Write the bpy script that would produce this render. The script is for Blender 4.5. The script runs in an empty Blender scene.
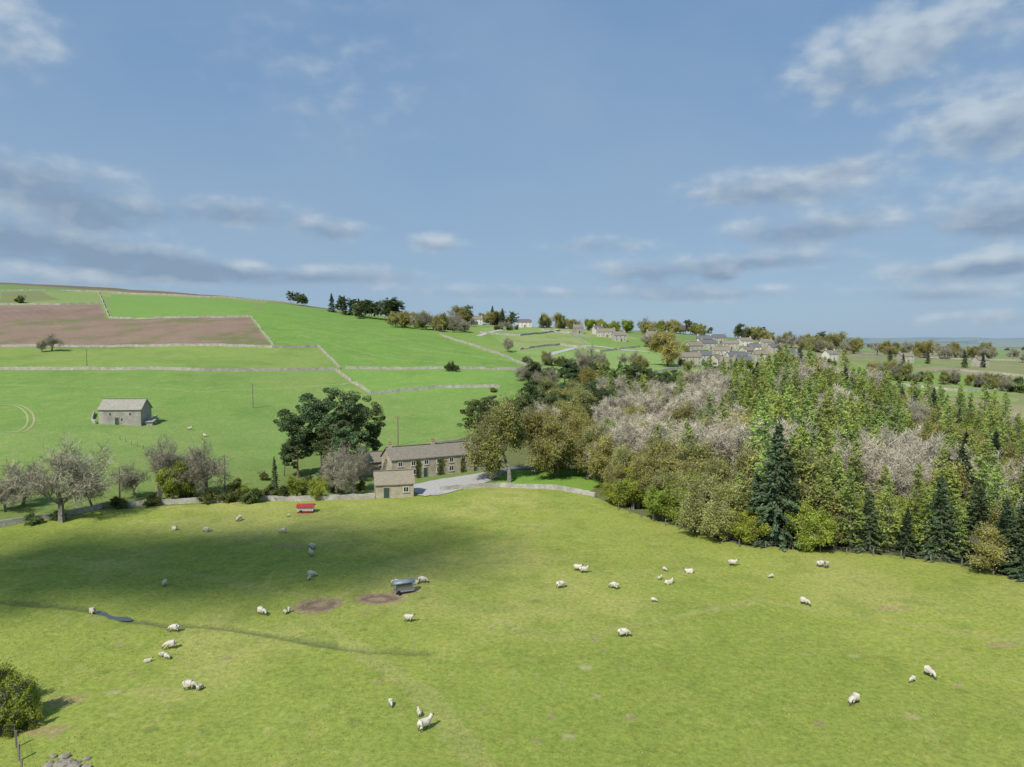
import bpy, bmesh, math, random
import numpy as np
from mathutils import Vector, Matrix
random.seed(7); rng=np.random.default_rng(7)
scn=bpy.context.scene
scn.view_settings.view_transform='Standard'; scn.view_settings.look='None'; scn.view_settings.exposure=0
COL=scn.collection
# ------------------------------------------------------------------ camera
CAMH=30.0; F=711.0; PITCH=math.atan(38/F)
cd=bpy.data.cameras.new('camera'); cam=bpy.data.objects.new('camera',cd); COL.objects.link(cam)
cd.sensor_width=36; cd.lens=36*F/1024; cd.clip_end=40000; cd.clip_start=0.5
cam.location=(0,0,CAMH); cam.rotation_euler=(math.pi/2-PITCH,0,0); scn.camera=cam
# ------------------------------------------------------------------ terrain height
def vnoise(x,y,s,seed=0):
    x=np.asarray(x,float)/s; y=np.asarray(y,float)/s
    xi=np.floor(x); yi=np.floor(y); fx=x-xi; fy=y-yi
    fx=fx*fx*(3-2*fx); fy=fy*fy*(3-2*fy)
    h=lambda a,b:(np.abs(np.sin(a*127.1+b*311.7+seed*17.3)*43758.5453))%1.0
    return (h(xi,yi)*(1-fx)+h(xi+1,yi)*fx)*(1-fy)+(h(xi,yi+1)*(1-fx)+h(xi+1,yi+1)*fx)*fy
def fbm(x,y,s,seed=0):
    return (vnoise(x,y,s,seed)+.5*vnoise(x,y,s*.47,seed+3)+.25*vnoise(x,y,s*.21,seed+7))/1.75
cols={
 -1.1:[(1,0),(130,0),(200,8),(300,20),(380,30),(520,60),(680,88),(800,107),(950,120),(1200,124),(9000,90)],
 -.72:[(1,0),(125,0),(195,8),(300,19.5),(380,30),(520,58.5),(680,85),(800,104),(950,117),(1200,121),(9000,90)],
 -.54:[(1,0),(135,0),(195,8),(300,20),(380,29),(480,48),(650,78),(750,91),(900,104),(1200,106),(9000,80)],
 -.36:[(1,0),(140,0),(200,3.5),(300,19),(370,29),(450,46),(620,71),(700,79),(800,84),(1200,82),(9000,80)],
 -.18:[(1,0),(150,0),(190,.5),(240,4.5),(290,11.5),(330,18),(400,29),(500,43),(600,54),(800,58),(9000,80)],
  .0:[(1,0),(150,0),(190,0),(240,5),(280,11.5),(330,18),(420,27),(520,37),(620,46),(700,50),(1200,45),(9000,80)],
  .18:[(1,0),(125,0),(160,-2),(200,0),(300,10),(380,16),(450,26),(600,38.5),(750,48),(1200,42),(9000,90)],
  .36:[(1,0),(108,0),(150,-3),(200,0),(300,8),(400,15),(500,24),(700,36),(1200,34),(3000,30),(9000,120)],
  .54:[(1,0),(103,0),(150,-4),(200,-2),(300,5),(400,12),(500,16),(700,20),(1200,24),(3500,20),(9000,115)],
  .72:[(1,0),(93,0),(150,-5),(200,-4),(300,2),(400,8),(500,11),(700,14),(1200,18),(3500,15),(9000,130)],
  1.1:[(1,0),(90,0),(150,-5),(200,-4),(300,2),(400,8),(500,11),(700,14),(1200,18),(3500,15),(9000,110)],
}
NT,NR=240,500
th_g=np.linspace(math.atan(-1.1),math.atan(1.1),NT); lr_g=np.linspace(math.log(1),math.log(12000),NR)
cks=sorted(cols); cth=np.array([math.atan(k) for k in cks])
CT=np.array([np.interp(lr_g,[math.log(y*math.sqrt(1+k*k)) for y,_ in cols[k]],[z for _,z in cols[k]]) for k in cks])
ZT=np.array([np.interp(th_g,cth,CT[:,j]) for j in range(NR)]).T
def gsm(a,axis,s):
    n=int(3*s); k=np.exp(-.5*(np.arange(-n,n+1)/s)**2); k/=k.sum()
    pad=[(0,0),(0,0)]; pad[axis]=(n,n)
    return np.apply_along_axis(lambda m:np.convolve(m,k,'valid'),axis,np.pad(a,pad,mode='edge'))
ZT=gsm(gsm(ZT,0,9),1,4)
ZM=ZT.mean(axis=0)
def H(x,y):
    x=np.asarray(x,float); y=np.asarray(y,float)
    r=np.maximum(np.hypot(x,y),1.0); th=np.arctan2(x,y)
    tc=np.clip(th,th_g[0],th_g[-1])
    a=(tc-th_g[0])/(th_g[1]-th_g[0]); a=np.clip(a,0,NT-1.001); i=a.astype(int); fa=a-i
    b=(np.log(r))/(lr_g[1]-lr_g[0]); b=np.clip(b,0,NR-1.001); j=b.astype(int); fb=b-j
    z=(ZT[i,j]*(1-fa)+ZT[i+1,j]*fa)*(1-fb)+(ZT[i,j+1]*(1-fa)+ZT[i+1,j+1]*fa)*fb
    zm=ZM[j]*(1-fb)+ZM[j+1]*fb
    w=np.clip((math.pi-np.abs(th))/1.4,0,1); w=w*w*(3-2*w)
    z=z*w+zm*(1-w)
    z=z+(fbm(x,y,38,5)-.5)*2.0+(fbm(x,y,9,9)-.5)*.3
    z=z+(fbm(x,y,170,2)-.5)*np.clip((r-220)/200,0,1)*4
    z=z+(fbm(x,y,900,4)-.5)*np.clip((r-1200)/1500,0,1)*60
    return z
def Hs(x,y): return float(H(np.array([x]),np.array([y]))[0])
ys_march=np.concatenate([np.arange(20,600,1.0),np.arange(600,2500,4.0),np.arange(2500,9000,40.)])
def pix(u,v):
    """survey sight-line -> ground position"""
    for k in range(40):
        dx=(u-512)/F; dy=(383.5-v)/F
        d=np.array([dx, math.cos(PITCH)+dy*math.sin(PITCH), -math.sin(PITCH)+dy*math.cos(PITCH)])
        s=ys_march/d[1]; X=d[0]*s; Z=CAMH+d[2]*s
        hit=np.nonzero(Z<H(X,ys_march))[0]
        if len(hit) and ys_march[hit[0]]<1500:
            n=hit[0]; lo,hi=ys_march[max(n-1,0)],ys_march[n]
            for _ in range(12):
                m=(lo+hi)/2; s1=m/d[1]
                if CAMH+d[2]*s1<Hs(d[0]*s1,m): hi=m
                else: lo=m
            x=d[0]*hi/d[1]; return (x,hi,Hs(x,hi))
        v+=1.0
    x=dx*1200; return (x,1200.,Hs(x,1200))
def P2(l): return [pix(*p)[:2] for p in l]
def inpoly(x,y,poly):
    c=np.zeros(x.shape,bool); n=len(poly)
    for i in range(n):
        x1,y1=poly[i]; x2,y2=poly[(i+1)%n]
        if y1==y2: continue
        m=((y1>y)!=(y2>y))&(x<(x2-x1)*(y-y1)/(y2-y1)+x1)
        c^=m
    return c
def distline(x,y,pl):
    d=np.full(x.shape,1e9)
    for (x1,y1),(x2,y2) in zip(pl[:-1],pl[1:]):
        L=(x2-x1)**2+(y2-y1)**2+1e-9
        t=np.clip(((x-x1)*(x2-x1)+(y-y1)*(y2-y1))/L,0,1)
        d=np.minimum(d,np.hypot(x-x1-t*(x2-x1),y-y1-t*(y2-y1)))
    return d
EDGE_PX=[(-60,538),(0,528),(100,511),(200,504),(270,501),(380,494),(440,490),(500,487),(560,490),(600,499),(620,508),(680,528),(740,545),(820,550),(900,556),(960,565),(1024,580),(1080,592)]
EDGE=P2(EDGE_PX)
STREAM=P2([(-10,600),(60,606),(95,610),(112,617),(160,624),(230,629),(300,640),(370,650),(430,653)])
# ------------------------------------------------------------------ materials
def newmat(name):
    m=bpy.data.materials.new(name); m.use_nodes=True; nt=m.node_tree; nt.nodes.clear()
    o=nt.nodes.new('ShaderNodeOutputMaterial'); return m,nt,o
def N(nt,t,**k):
    n=nt.nodes.new(t)
    for a,b in k.items(): setattr(n,a,b)
    return n
def mathn(nt,op,a,b=None,clamp=False,c=None):
    n=N(nt,'ShaderNodeMath',operation=op,use_clamp=clamp)
    for i,q in enumerate((a,b,c)):
        if q is None: continue
        if isinstance(q,(int,float)): n.inputs[i].default_value=q
        else: nt.links.new(q,n.inputs[i])
    return n.outputs[0]
def mixc(nt,f,a,b,bt='MIX'):
    n=N(nt,'ShaderNodeMix',data_type='RGBA',blend_type=bt)
    for idx,q in ((0,f),(6,a),(7,b)):
        if isinstance(q,(int,float)): n.inputs[idx].default_value=q
        elif isinstance(q,tuple): n.inputs[idx].default_value=(*q[:3],1)
        else: nt.links.new(q,n.inputs[idx])
    return n.outputs[2]
def noise(nt,vec,scale,detail=3,rough=.55):
    n=N(nt,'ShaderNodeTexNoise'); n.inputs['Scale'].default_value=scale; n.inputs['Detail'].default_value=detail; n.inputs['Roughness'].default_value=rough
    if vec is not None: nt.links.new(vec,n.inputs['Vector'])
    return n.outputs[0]
def rng_map(nt,v,a,b,c,d):
    n=N(nt,'ShaderNodeMapRange'); nt.links.new(v,n.inputs[0])
    for i,q in enumerate((a,b,c,d)): n.inputs[i+1].default_value=q
    return n.outputs[0]
def simple(name,c1,c2=None,scale=2.0,rough=.9,bump=0,metal=0,spec=.2):
    m,nt,o=newmat(name); p=N(nt,'ShaderNodeBsdfPrincipled'); nt.links.new(p.outputs[0],o.inputs[0])
    p.inputs['Roughness'].default_value=rough; p.inputs['Metallic'].default_value=metal; p.inputs['Specular IOR Level'].default_value=spec
    tc=N(nt,'ShaderNodeTexCoord').outputs['Object']
    c2=c2 or tuple(q*.7 for q in c1)
    nz=noise(nt,tc,scale,3,.65); f=rng_map(nt,nz,.3,.7,0,1)
    nt.links.new(mixc(nt,f,c2,c1),p.inputs['Base Color'])
    if bump:
        b=N(nt,'ShaderNodeBump'); b.inputs['Strength'].default_value=bump; b.inputs['Distance'].default_value=.1
        nt.links.new(noise(nt,tc,scale*3,3),b.inputs['Height']); nt.links.new(b.outputs[0],p.inputs['Normal'])
    return m
def stone_mat(name,c1,c2,sx=1.0):
    m,nt,o=newmat(name); p=N(nt,'ShaderNodeBsdfPrincipled'); nt.links.new(p.outputs[0],o.inputs[0]); p.inputs['Roughness'].default_value=.95; p.inputs['Specular IOR Level'].default_value=.1
    tc=N(nt,'ShaderNodeTexCoord').outputs['Object']
    v=N(nt,'ShaderNodeTexVoronoi'); v.inputs['Scale'].default_value=3.2*sx
    mp=N(nt,'ShaderNodeMapping'); mp.inputs['Scale'].default_value=(1,1,2.2); nt.links.new(tc,mp.inputs[0]); nt.links.new(mp.outputs[0],v.inputs['Vector'])
    sep=N(nt,'ShaderNodeSeparateColor'); nt.links.new(v.outputs['Color'],sep.inputs[0])
    c=mixc(nt,sep.outputs[0],c2,c1)
    nz=noise(nt,tc,.5,4); c=mixc(nt,rng_map(nt,nz,.35,.7,0,.6),c,tuple(q*.55 for q in c2))
    nt.links.new(c,p.inputs['Base Color'])
    b=N(nt,'ShaderNodeBump'); b.inputs['Strength'].default_value=.5; b.inputs['Distance'].default_value=.05; nt.links.new(v.outputs['Distance'],b.inputs['Height']); nt.links.new(b.outputs[0],p.inputs['Normal'])
    return m
def leaf_mat(name,c1,c2,tr=.3,var=.35,hue=1.0):
    m,nt,o=newmat(name)
    g=N(nt,'ShaderNodeNewGeometry'); oi=N(nt,'ShaderNodeObjectInfo'); tc=N(nt,'ShaderNodeTexCoord').outputs['Object']
    c=mixc(nt,g.outputs['Random Per Island'],c1,c2)
    nz=noise(nt,tc,.45,0); k=rng_map(nt,nz,.3,.7,.7,1.25)
    kk=mathn(nt,'MULTIPLY_ADD',oi.outputs['Random'],var*2,c=1-var); k=mathn(nt,'MULTIPLY',k,kk)
    cb=N(nt,'ShaderNodeCombineColor'); [nt.links.new(k,cb.inputs[i]) for i in range(3)]
    c=mixc(nt,1.0,c,cb.outputs[0],'MULTIPLY')
    r2=mathn(nt,'FRACT',mathn(nt,'MULTIPLY',oi.outputs['Random'],7.31))
    c=mixc(nt,hue,c,mixc(nt,r2,(1.12,.98,.8),(.9,1.03,1.1)),'MULTIPLY')
    d=N(nt,'ShaderNodeBsdfDiffuse'); nt.links.new(c,d.inputs[0])
    if tr>.06:
        t=N(nt,'ShaderNodeBsdfTranslucent'); mx=N(nt,'ShaderNodeMixShader'); mx.inputs[0].default_value=tr
        nt.links.new(c,t.inputs[0]); nt.links.new(d.outputs[0],mx.inputs[1]); nt.links.new(t.outputs[0],mx.inputs[2]); nt.links.new(mx.outputs[0],o.inputs[0])
    else: nt.links.new(d.outputs[0],o.inputs[0])
    return m
# ------------------------------------------------------------------ mesh helper
def mkmesh(name,V,Fq,mats,midx=None,smooth=False):
    me=bpy.data.meshes.new(name); V=np.asarray(V,np.float32).reshape(-1,3); Fq=np.asarray(Fq,np.int32).reshape(-1,4)
    me.vertices.add(len(V)); me.vertices.foreach_set('co',V.ravel())
    me.loops.add(Fq.size); me.loops.foreach_set('vertex_index',Fq.ravel())
    me.polygons.add(len(Fq)); me.polygons.foreach_set('loop_start',np.arange(0,Fq.size,4,dtype=np.int32))
    for m in mats: me.materials.append(m)
    if midx is not None: me.polygons.foreach_set('material_index',np.asarray(midx,np.int32))
    me.polygons.foreach_set('use_smooth',np.full(len(Fq),smooth))
    me.update(calc_edges=True); return me
def addobj(name,me,loc=(0,0,0),parent=None,rz=0,sc=1):
    o=bpy.data.objects.new(name,me); COL.objects.link(o); o.location=loc; o.rotation_euler=(0,0,rz)
    o.scale=(sc,sc,sc) if not isinstance(sc,tuple) else sc
    if parent: o.parent=parent
    return o
def empty(name,loc=(0,0,0),rz=0,sc=1):
    o=bpy.data.objects.new(name,None); COL.objects.link(o); o.location=loc; o.rotation_euler=(0,0,rz); o.empty_display_size=.5; o.scale=(sc,sc,sc); return o
def boxes_mesh(name,bx,mats,midx=None):
    V=[];Fq=[]
    for c,s,r in bx:
        b=len(V); cr,sr=math.cos(r),math.sin(r)
        for dz in (-.5,.5):
            for dx,dy in ((-.5,-.5),(.5,-.5),(.5,.5),(-.5,.5)):
                X=dx*s[0];Y=dy*s[1]; V.append((c[0]+X*cr-Y*sr,c[1]+X*sr+Y*cr,c[2]+dz*s[2]))
        Fq+=[(b,b+3,b+2,b+1),(b+4,b+5,b+6,b+7),(b,b+1,b+5,b+4),(b+1,b+2,b+6,b+5),(b+2,b+3,b+7,b+6),(b+3,b,b+4,b+7)]
    mi=None
    if midx: mi=[m for m in midx for _ in range(6)]
    return mkmesh(name,V,Fq,mats,mi)
# ------------------------------------------------------------------ ground sheet
ang=np.concatenate([np.radians(np.arange(-180,-46,2.0)),np.radians(np.arange(-46,46,.125)),np.radians(np.arange(46,180,2.0))])
rad=np.concatenate([[.5,3,8,14,20,26,32,38,44],np.arange(48,150,.36),np.arange(150,240,.8),np.arange(240,560,1.6),np.arange(560,1000,6),np.geomspace(1000,11500,70)])
A,R=np.meshgrid(ang,rad); X=(R*np.sin(A)).ravel(); Y=(R*np.cos(A)).ravel(); RR=R.ravel()
Z=H(X,Y)
C=np.zeros((len(X),3)); 
def setc(mask,col,w=1.0):
    w=np.asarray(w)
    if w.ndim: w=w[mask][:,None]
    C[mask]=C[mask]*(1-w)+np.array(col)*w
C[:]=(.135,.235,.055)
n1=fbm(X,Y,60,11); n2=fbm(X,Y,14,12); n3=fbm(X,Y,3,13); n4=fbm(X,Y,1.1,14)
setc(np.ones(len(X),bool),(.17,.245,.07),np.clip((n1-.35)*1.6,0,.6))
def field(px,col,w=1.0): 
    m=inpoly(X,Y,P2(px)); setc(m,col,w); return m
cell=np.floor((X+fbm(X,Y,300,3)*90)/120)*13.7+np.floor((Y+fbm(X,Y,300,4)*90)/170)*7.9
hsh=np.abs(np.sin(cell)*4375.5)%1
far=RR>560
C[far]=np.stack([.12+.08*hsh,.20+.05*hsh,.055+.03*hsh],1)[far]
far=RR>1100; wd_=fbm(X,Y,420,21)>.55; setc(far&wd_,(.06,.075,.045))
m=(X/np.maximum(Y,1)>.33)&(Y>200)&(RR<900); setc(m,(.28,.25,.15),np.clip((n1-.36)*4,0,.9))
field([(0,291),(98,293),(103,304),(0,305)],(.16,.235,.07))
field([(0,292),(40,291),(60,300),(0,303)],(.2,.19,.1),.6)
field([(110,294),(240,300),(258,306),(250,318),(113,318)],(.13,.24,.055))
pm=field([(-60,308),(100,304),(107,319),(250,317),(256,326),(273,348),(-60,347)],(.255,.19,.145))
setc(pm,(.19,.135,.10),np.clip((n2-.3)*1.4,0,.8))
fr_=np.sin((Y+X*.12)*1.6)*.5+.5; setc(pm,(.20,.145,.11),fr_*.35)
field([(-60,349),(318,348),(336,370),(-60,370)],(.16,.24,.06))
field([(252,318),(270,300),(330,305),(440,335),(530,368),(345,369),(322,347),(275,347)],(.125,.235,.05))
field([(340,371),(530,370),(500,390),(370,395)],(.135,.255,.055))
field([(480,328),(560,330),(600,350),(640,345),(700,365),(640,378),(540,372)],(.17,.27,.08))
field([(500,335),(560,332),(590,343),(520,352)],(.21,.25,.10),.7)
hillm=(Y>130)&(RR<560)&(X/np.maximum(Y,1)<.1); setc(hillm,(.10,.19,.045),np.clip((n2-.5)*2,0,.45)); setc(hillm,(.22,.26,.09),np.clip((n3-.6)*3,0,.3))
gr=(C[:,1]>C[:,0]*1.25); C[gr]*=np.array([1.28,1.18,1.30])
tt=X/np.maximum(Y,1); mm=(Y>100)&(RR<1600)&(tt<-.22)&(Y>np.interp(tt,[-.8,-.72,-.54,-.36,-.22],[745,735,690,670,660])); setc(mm,(.185,.14,.095)); setc(mm,(.12,.12,.06),np.clip((n1-.5)*3,0,.6))
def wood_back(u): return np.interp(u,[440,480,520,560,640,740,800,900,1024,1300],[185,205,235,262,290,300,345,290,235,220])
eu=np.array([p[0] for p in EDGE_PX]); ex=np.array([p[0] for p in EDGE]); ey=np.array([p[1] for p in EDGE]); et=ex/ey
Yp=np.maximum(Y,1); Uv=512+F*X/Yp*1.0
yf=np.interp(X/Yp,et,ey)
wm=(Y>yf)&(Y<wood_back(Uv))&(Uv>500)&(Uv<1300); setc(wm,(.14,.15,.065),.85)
gm=inpoly(X,Y,P2([(270,500),(380,493),(500,487),(505,470),(480,452),(385,450),(300,455),(272,480)])); setc(gm,(.16,.22,.065),.8)
gm=(Y>yf)&(Y<yf+45)&(Uv<300)&(Y>10); setc(gm,(.15,.19,.06),np.clip(1-(Y-yf)/45,0,1)*.7)
field([(496,486),(590,492),(606,474),(540,466),(500,472)],(.19,.32,.06))
nf=(Y<yf)&(RR<260)|(Y<=60)&(RR<400); C[nf]=(.29,.33,.072)
setc(nf,(.235,.295,.06),np.clip((n1-.3)*1.6,0,1))
setc(nf,(.365,.365,.115),np.clip((n2-.5)*2.8,0,.6))
setc(nf,(.185,.24,.052),np.clip((.42-n3)*3,0,.4))
setc(nf,(.38,.36,.14),np.clip((n4-.66)*4,0,.3))
n5=fbm(X,Y,26,51); setc(nf,(.21,.27,.052),np.clip((n5-.55)*3.5,0,.55))
for u,v,a,b in [(318,604,2.7,2.6),(379,598,2.8,1.9),(404,591,1.8,.9)]:
    x0,y0,_=pix(u,v); q0=np.hypot((X-x0)/a,(Y-y0)/b); q=q0+(n3-.5)*.6+(n4-.5)*.4
    mk=(q<1.2)&nf; setc(mk,(.33,.24,.16),np.clip((1.2-q)*3.5,0,.95)); Z[mk]-=.12
    mk=(np.abs(q-.55)<.28)&nf; setc(mk,(.16,.11,.08),np.clip((.28-np.abs(q-.55))*4,0,.65))
for k in range(60):
    u=random.uniform(30,1010); v=random.uniform(560,760); x0,y0,_=pix(u,v)
    s=random.uniform(.2,.5); q=np.hypot(X-x0,Y-y0)
    mk=q<s*1.5; setc(mk,random.choice([(.30,.24,.14),(.16,.2,.05),(.38,.35,.18)]),np.clip(1.5-q/s,0,.6))
for u,v in [(1003,645),(65,700),(290,545),(305,515),(890,608),(40,730)]:
    x0,y0,_=pix(u,v); q=np.hypot((X-x0)/2.2,(Y-y0)/1.0)+(n4-.5); mk=(q<1)&nf; setc(mk,(.34,.25,.14),np.clip((1-q)*2,0,.6))
ds=distline(X,Y,STREAM)+(n3-.5)*1.0
mk=(ds<.8)&nf; setc(mk,(.14,.165,.06),np.clip((.8-ds)*1.5,0,.75)); Z[mk]-=np.clip((.7-ds[mk])*.4,0,.2)
for pl,c in (([(380,650),(480,668),(600,655),(700,690),(820,745)],(.2,.25,.055)),([(0,560),(200,575),(330,600),(430,560),(560,520)],(.34,.34,.12)),([(420,600),(560,640),(760,600),(1024,640)],(.34,.34,.12)),([(660,600),(700,680),(640,760)],(.2,.25,.055)),([(300,612),(420,690),(500,790)],(.34,.34,.12))):
    q=distline(X,Y,P2(pl))+(n2-.5)*2; mk=(q<.8)&nf; setc(mk,c,np.clip((.8-q),0,.4))
for pl in ([(300,335),(400,360),(520,368)],[(300,328),(420,350),(520,362)],[(300,322),(380,335),(470,352)],[(0,360),(320,358)],[(0,385),(200,392),(380,380)]):
    q=distline(X,Y,P2(pl)); mk=(q<.6); setc(mk,(.28,.34,.14),.5)
hz=1-np.exp(-np.maximum(RR-500,0)/4500); C[:]=C*(1-hz[:,None])+np.array((.20,.26,.33))*hz[:,None]  # aerial haze painted into the ground colour, bluer with distance
nr,na=len(rad),len(ang)
ii=np.arange(nr-1)[:,None]*na; jj=np.arange(na)[None,:]; j2=(jj+1)%na
Q=np.stack([ii+jj,ii+na+jj,ii+na+j2,ii+j2],-1).reshape(-1,4)
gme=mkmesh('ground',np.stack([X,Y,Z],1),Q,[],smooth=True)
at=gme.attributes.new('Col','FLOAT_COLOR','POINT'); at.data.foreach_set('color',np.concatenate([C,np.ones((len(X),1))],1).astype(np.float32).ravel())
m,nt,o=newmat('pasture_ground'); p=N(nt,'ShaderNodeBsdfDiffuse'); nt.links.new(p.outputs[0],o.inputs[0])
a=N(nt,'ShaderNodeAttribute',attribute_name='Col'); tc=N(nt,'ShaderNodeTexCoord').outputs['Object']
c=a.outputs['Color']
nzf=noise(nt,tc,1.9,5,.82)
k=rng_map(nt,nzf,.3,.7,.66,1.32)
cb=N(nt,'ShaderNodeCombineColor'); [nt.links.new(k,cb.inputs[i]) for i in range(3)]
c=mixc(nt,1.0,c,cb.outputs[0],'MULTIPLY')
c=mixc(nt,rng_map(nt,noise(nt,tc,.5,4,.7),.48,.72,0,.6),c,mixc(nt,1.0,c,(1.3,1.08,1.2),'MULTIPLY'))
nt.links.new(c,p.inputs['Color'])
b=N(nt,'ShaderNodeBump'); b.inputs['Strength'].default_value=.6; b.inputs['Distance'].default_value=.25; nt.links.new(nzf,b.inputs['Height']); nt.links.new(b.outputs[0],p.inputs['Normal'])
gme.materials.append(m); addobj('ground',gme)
# ------------------------------------------------------------------ trees
def unit(v): return v/(np.linalg.norm(v,axis=-1,keepdims=True)+1e-9)
def quads(cen,w,l,dirs=None,r=rng):
    n=len(cen)
    a=unit(r.normal(size=(n,3))) if dirs is None else unit(dirs)
    b=unit(np.cross(a,r.normal(size=(n,3))))
    w=np.broadcast_to(w,(n,))[:,None]*.5; l=np.broadcast_to(l,(n,))[:,None]*.5
    V=np.stack([cen-a*l,cen-a*l*.2+b*w,cen+a*l,cen-a*l*.2-b*w],1)
    return V.reshape(-1,3),np.arange(4*n).reshape(-1,4)
def tubes(segs,k=4):
    S=np.array([(*a,*b) for a,b,_,_ in segs]); r0=np.array([s[2] for s in segs]); r1=np.array([s[3] for s in segs])
    p,q=S[:,:3],S[:,3:]; d=unit(q-p); up=np.where(np.abs(d[:,2:3])>.9,np.array([[1.,0,0]]),np.array([[0,0,1.]]))
    u=unit(np.cross(d,up)); v=np.cross(d,u); V=[]
    for i in range(k):
        an=2*math.pi*i/k; o_=u*math.cos(an)+v*math.sin(an); V.append((p+o_*r0[:,None],q+o_*r1[:,None]))
    arr=np.stack([np.stack(x,1) for x in V],1)
    n=len(segs); idx=np.arange(n*k*2).reshape(n,k,2); Fq=[]
    for i in range(k):
        j=(i+1)%k; Fq.append(np.stack([idx[:,i,0],idx[:,j,0],idx[:,j,1],idx[:,i,1]],1))
    return arr.reshape(-1,3),np.concatenate(Fq)
def assemble(name,parts):
    V=[];Fq=[];M=[];mats=[];off=0
    for (v,f),mat in parts:
        if mat not in mats: mats.append(mat)
        V.append(v);Fq.append(f+off);M+= [mats.index(mat)]*len(f); off+=len(v)
    return mkmesh(name,np.concatenate(V),np.concatenate(Fq),mats,M)
bark_grey=simple('bark_grey',(.24,.225,.185),(.15,.14,.115),3); bark_pale=simple('bark_pale',(.44,.41,.34),(.3,.28,.23),3); bark_red=simple('bark_pine',(.28,.18,.12),(.14,.10,.07),3)
twig_m=leaf_mat('bare_twigs',(.37,.345,.25),(.25,.235,.17),.05,.2,0)
twig_pale=leaf_mat('pale_twigs',(.56,.51,.39),(.40,.37,.28),.05,.2,0)
leaf_olive=leaf_mat('budding_leaves',(.39,.36,.11),(.27,.28,.085),.3,.22,.7)
leaf_yg=leaf_mat('fresh_leaves',(.36,.41,.075),(.22,.29,.05),.35,.22,.6)
leaf_larch=leaf_mat('larch_needles',(.40,.48,.14),(.27,.35,.095),.3,.2,.7)
leaf_spruce=leaf_mat('spruce_needles',(.12,.165,.09),(.07,.105,.06),.1,.3)
leaf_pine=leaf_mat('pine_needles',(.145,.19,.08),(.085,.12,.055),.1,.3)
leaf_hedge=leaf_mat('hedge_leaves',(.20,.24,.08),(.11,.15,.05),.2,.3)
def broad(seed,Ht,wid,lev=4,trunk=.16,low=.22):
    r=np.random.default_rng(seed); segs=[];tips=[]
    def g(p,d,L,rr,lv):
        n=3
        for i in range(n):
            q=p+d*L/n; r2=rr*.84; segs.append((p,q,rr,r2)); p=q; rr=r2
            if lv<=1: tips.append((p,d))
            d=unit(d+r.normal(size=3)*.16+np.array([0,0,.07]))
            if lv>0 and (i>0 or lv<lev):
                for _ in range(2 if (i==1 or lv==lev) else 1):
                    s=unit(np.cross(d,r.normal(size=3))); dd=unit(d*.55+s*wid+np.array([0,0,.08])); g(p,dd,L*r.uniform(.5,.78),rr*.6,lv-1)
        if lv>0: g(p,d,L*.72,rr*.9,lv-1)
    base=np.array([0,0,-.4]); tr=Ht*trunk/6
    g(base,unit(np.array([r.normal()*.06,r.normal()*.06,1])),Ht*low+.4,tr,lev)
    tp=np.array([t[0] for t in tips]); td=np.array([t[1] for t in tips])
    s=Ht/(tp[:,2].max()+.6)
    segs=[(a*s,b*s,c*s,e*s) for a,b,c,e in segs]; return segs,tp*s,td,r
def tree_bare(seed,Ht,wid=.9,leaf=None,lq=0,lsize=.25,tw=9,low=.22,lev=4,tww=.05,twm=None,bk=None):
    segs,tp,td,r=broad(seed,Ht,wid,lev=lev,low=low)
    n=tw; c=np.repeat(tp,n,0); d=unit(np.repeat(td,n,0)*.5+r.normal(size=(len(c),3))*.75+np.array([0,0,.2])); l=r.uniform(.5,1.5,len(c))*Ht/14
    parts=[(tubes(segs,3),bk or bark_grey),(quads(c+d*l[:,None]*.5,tww,l,d,r),twm or twig_m)]
    if leaf:
        c=np.repeat(tp,lq,0); c=c+r.normal(size=c.shape)*.55*Ht/14
        keep=fbm(c[:,0]+seed+c[:,2],c[:,1]-c[:,2]*.7,1.8,seed)>.38; c=c[keep]
        parts.append((quads(c,lsize*r.uniform(.6,1.2,len(c)),lsize*1.3,None,r),leaf))
    return assemble('tree_mesh',parts)
def tree_cone(seed,Ht,R,leaf,dens,bark,droop=-.25,gap=.5,q=.34,base=.08,nb=7,irr=.3,taperp=.8,fat=1.0):
    r=np.random.default_rng(seed); segs=[]; C=[];D=[]
    lean=r.normal(size=2)*.015
    tr=lambda h:np.array([lean[0]*h,lean[1]*h,h])
    zs=np.linspace(-.4,Ht,9)
    for a,b in zip(zs[:-1],zs[1:]): segs.append((tr(a),tr(b),.018*(Ht-a)*.8+.02,.018*(Ht-b)*.8+.02))
    h=Ht*base
    while h<Ht-.15:
        f=(h/Ht); Rl=R*((1-f)**taperp)*(min(1,(f-base)/.12+.65))+.12
        Rl*=r.uniform(.78,1.18)
        k=nb if f<.8 else 5
        for i in range(k):
            an=r.uniform(0,2*math.pi); L=Rl*r.uniform(1-irr,1+irr*.5)
            dr=np.array([math.cos(an),math.sin(an),droop*(1-f)+.35*f+r.normal()*.08]); dr=unit(dr)
            p=tr(h+r.uniform(-.2,.2)); e=p+dr*L
            if L>.6: segs.append((p,e,.035,.012))
            n=max(3,int(L*dens)); t=np.sqrt(r.uniform(.03,1,n)); sp=r.normal(size=(n,3))*np.array([.16,.16,.12])*fat*(1.0+L*.22)*(1.15-t[:,None])
            C.append(p+dr*L*t[:,None]+sp); D.append(np.tile(dr,(n,1))+r.normal(size=(n,3))*.5+np.array([0,0,-.15]))
        h+=gap*(.6+.7*(1-f))
    n=14; C.append(tr(Ht)+r.normal(size=(n,3))*np.array([.07,.07,.3])); D.append(r.normal(size=(n,3))*.3+np.array([0,0,1]))
    C=np.concatenate(C);D=np.concatenate(D)
    return assemble('conifer_mesh',[(tubes(segs,3),bark),(quads(C,q*r.uniform(.5,1,len(C)),q*1.7,D,r),leaf)])
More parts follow.
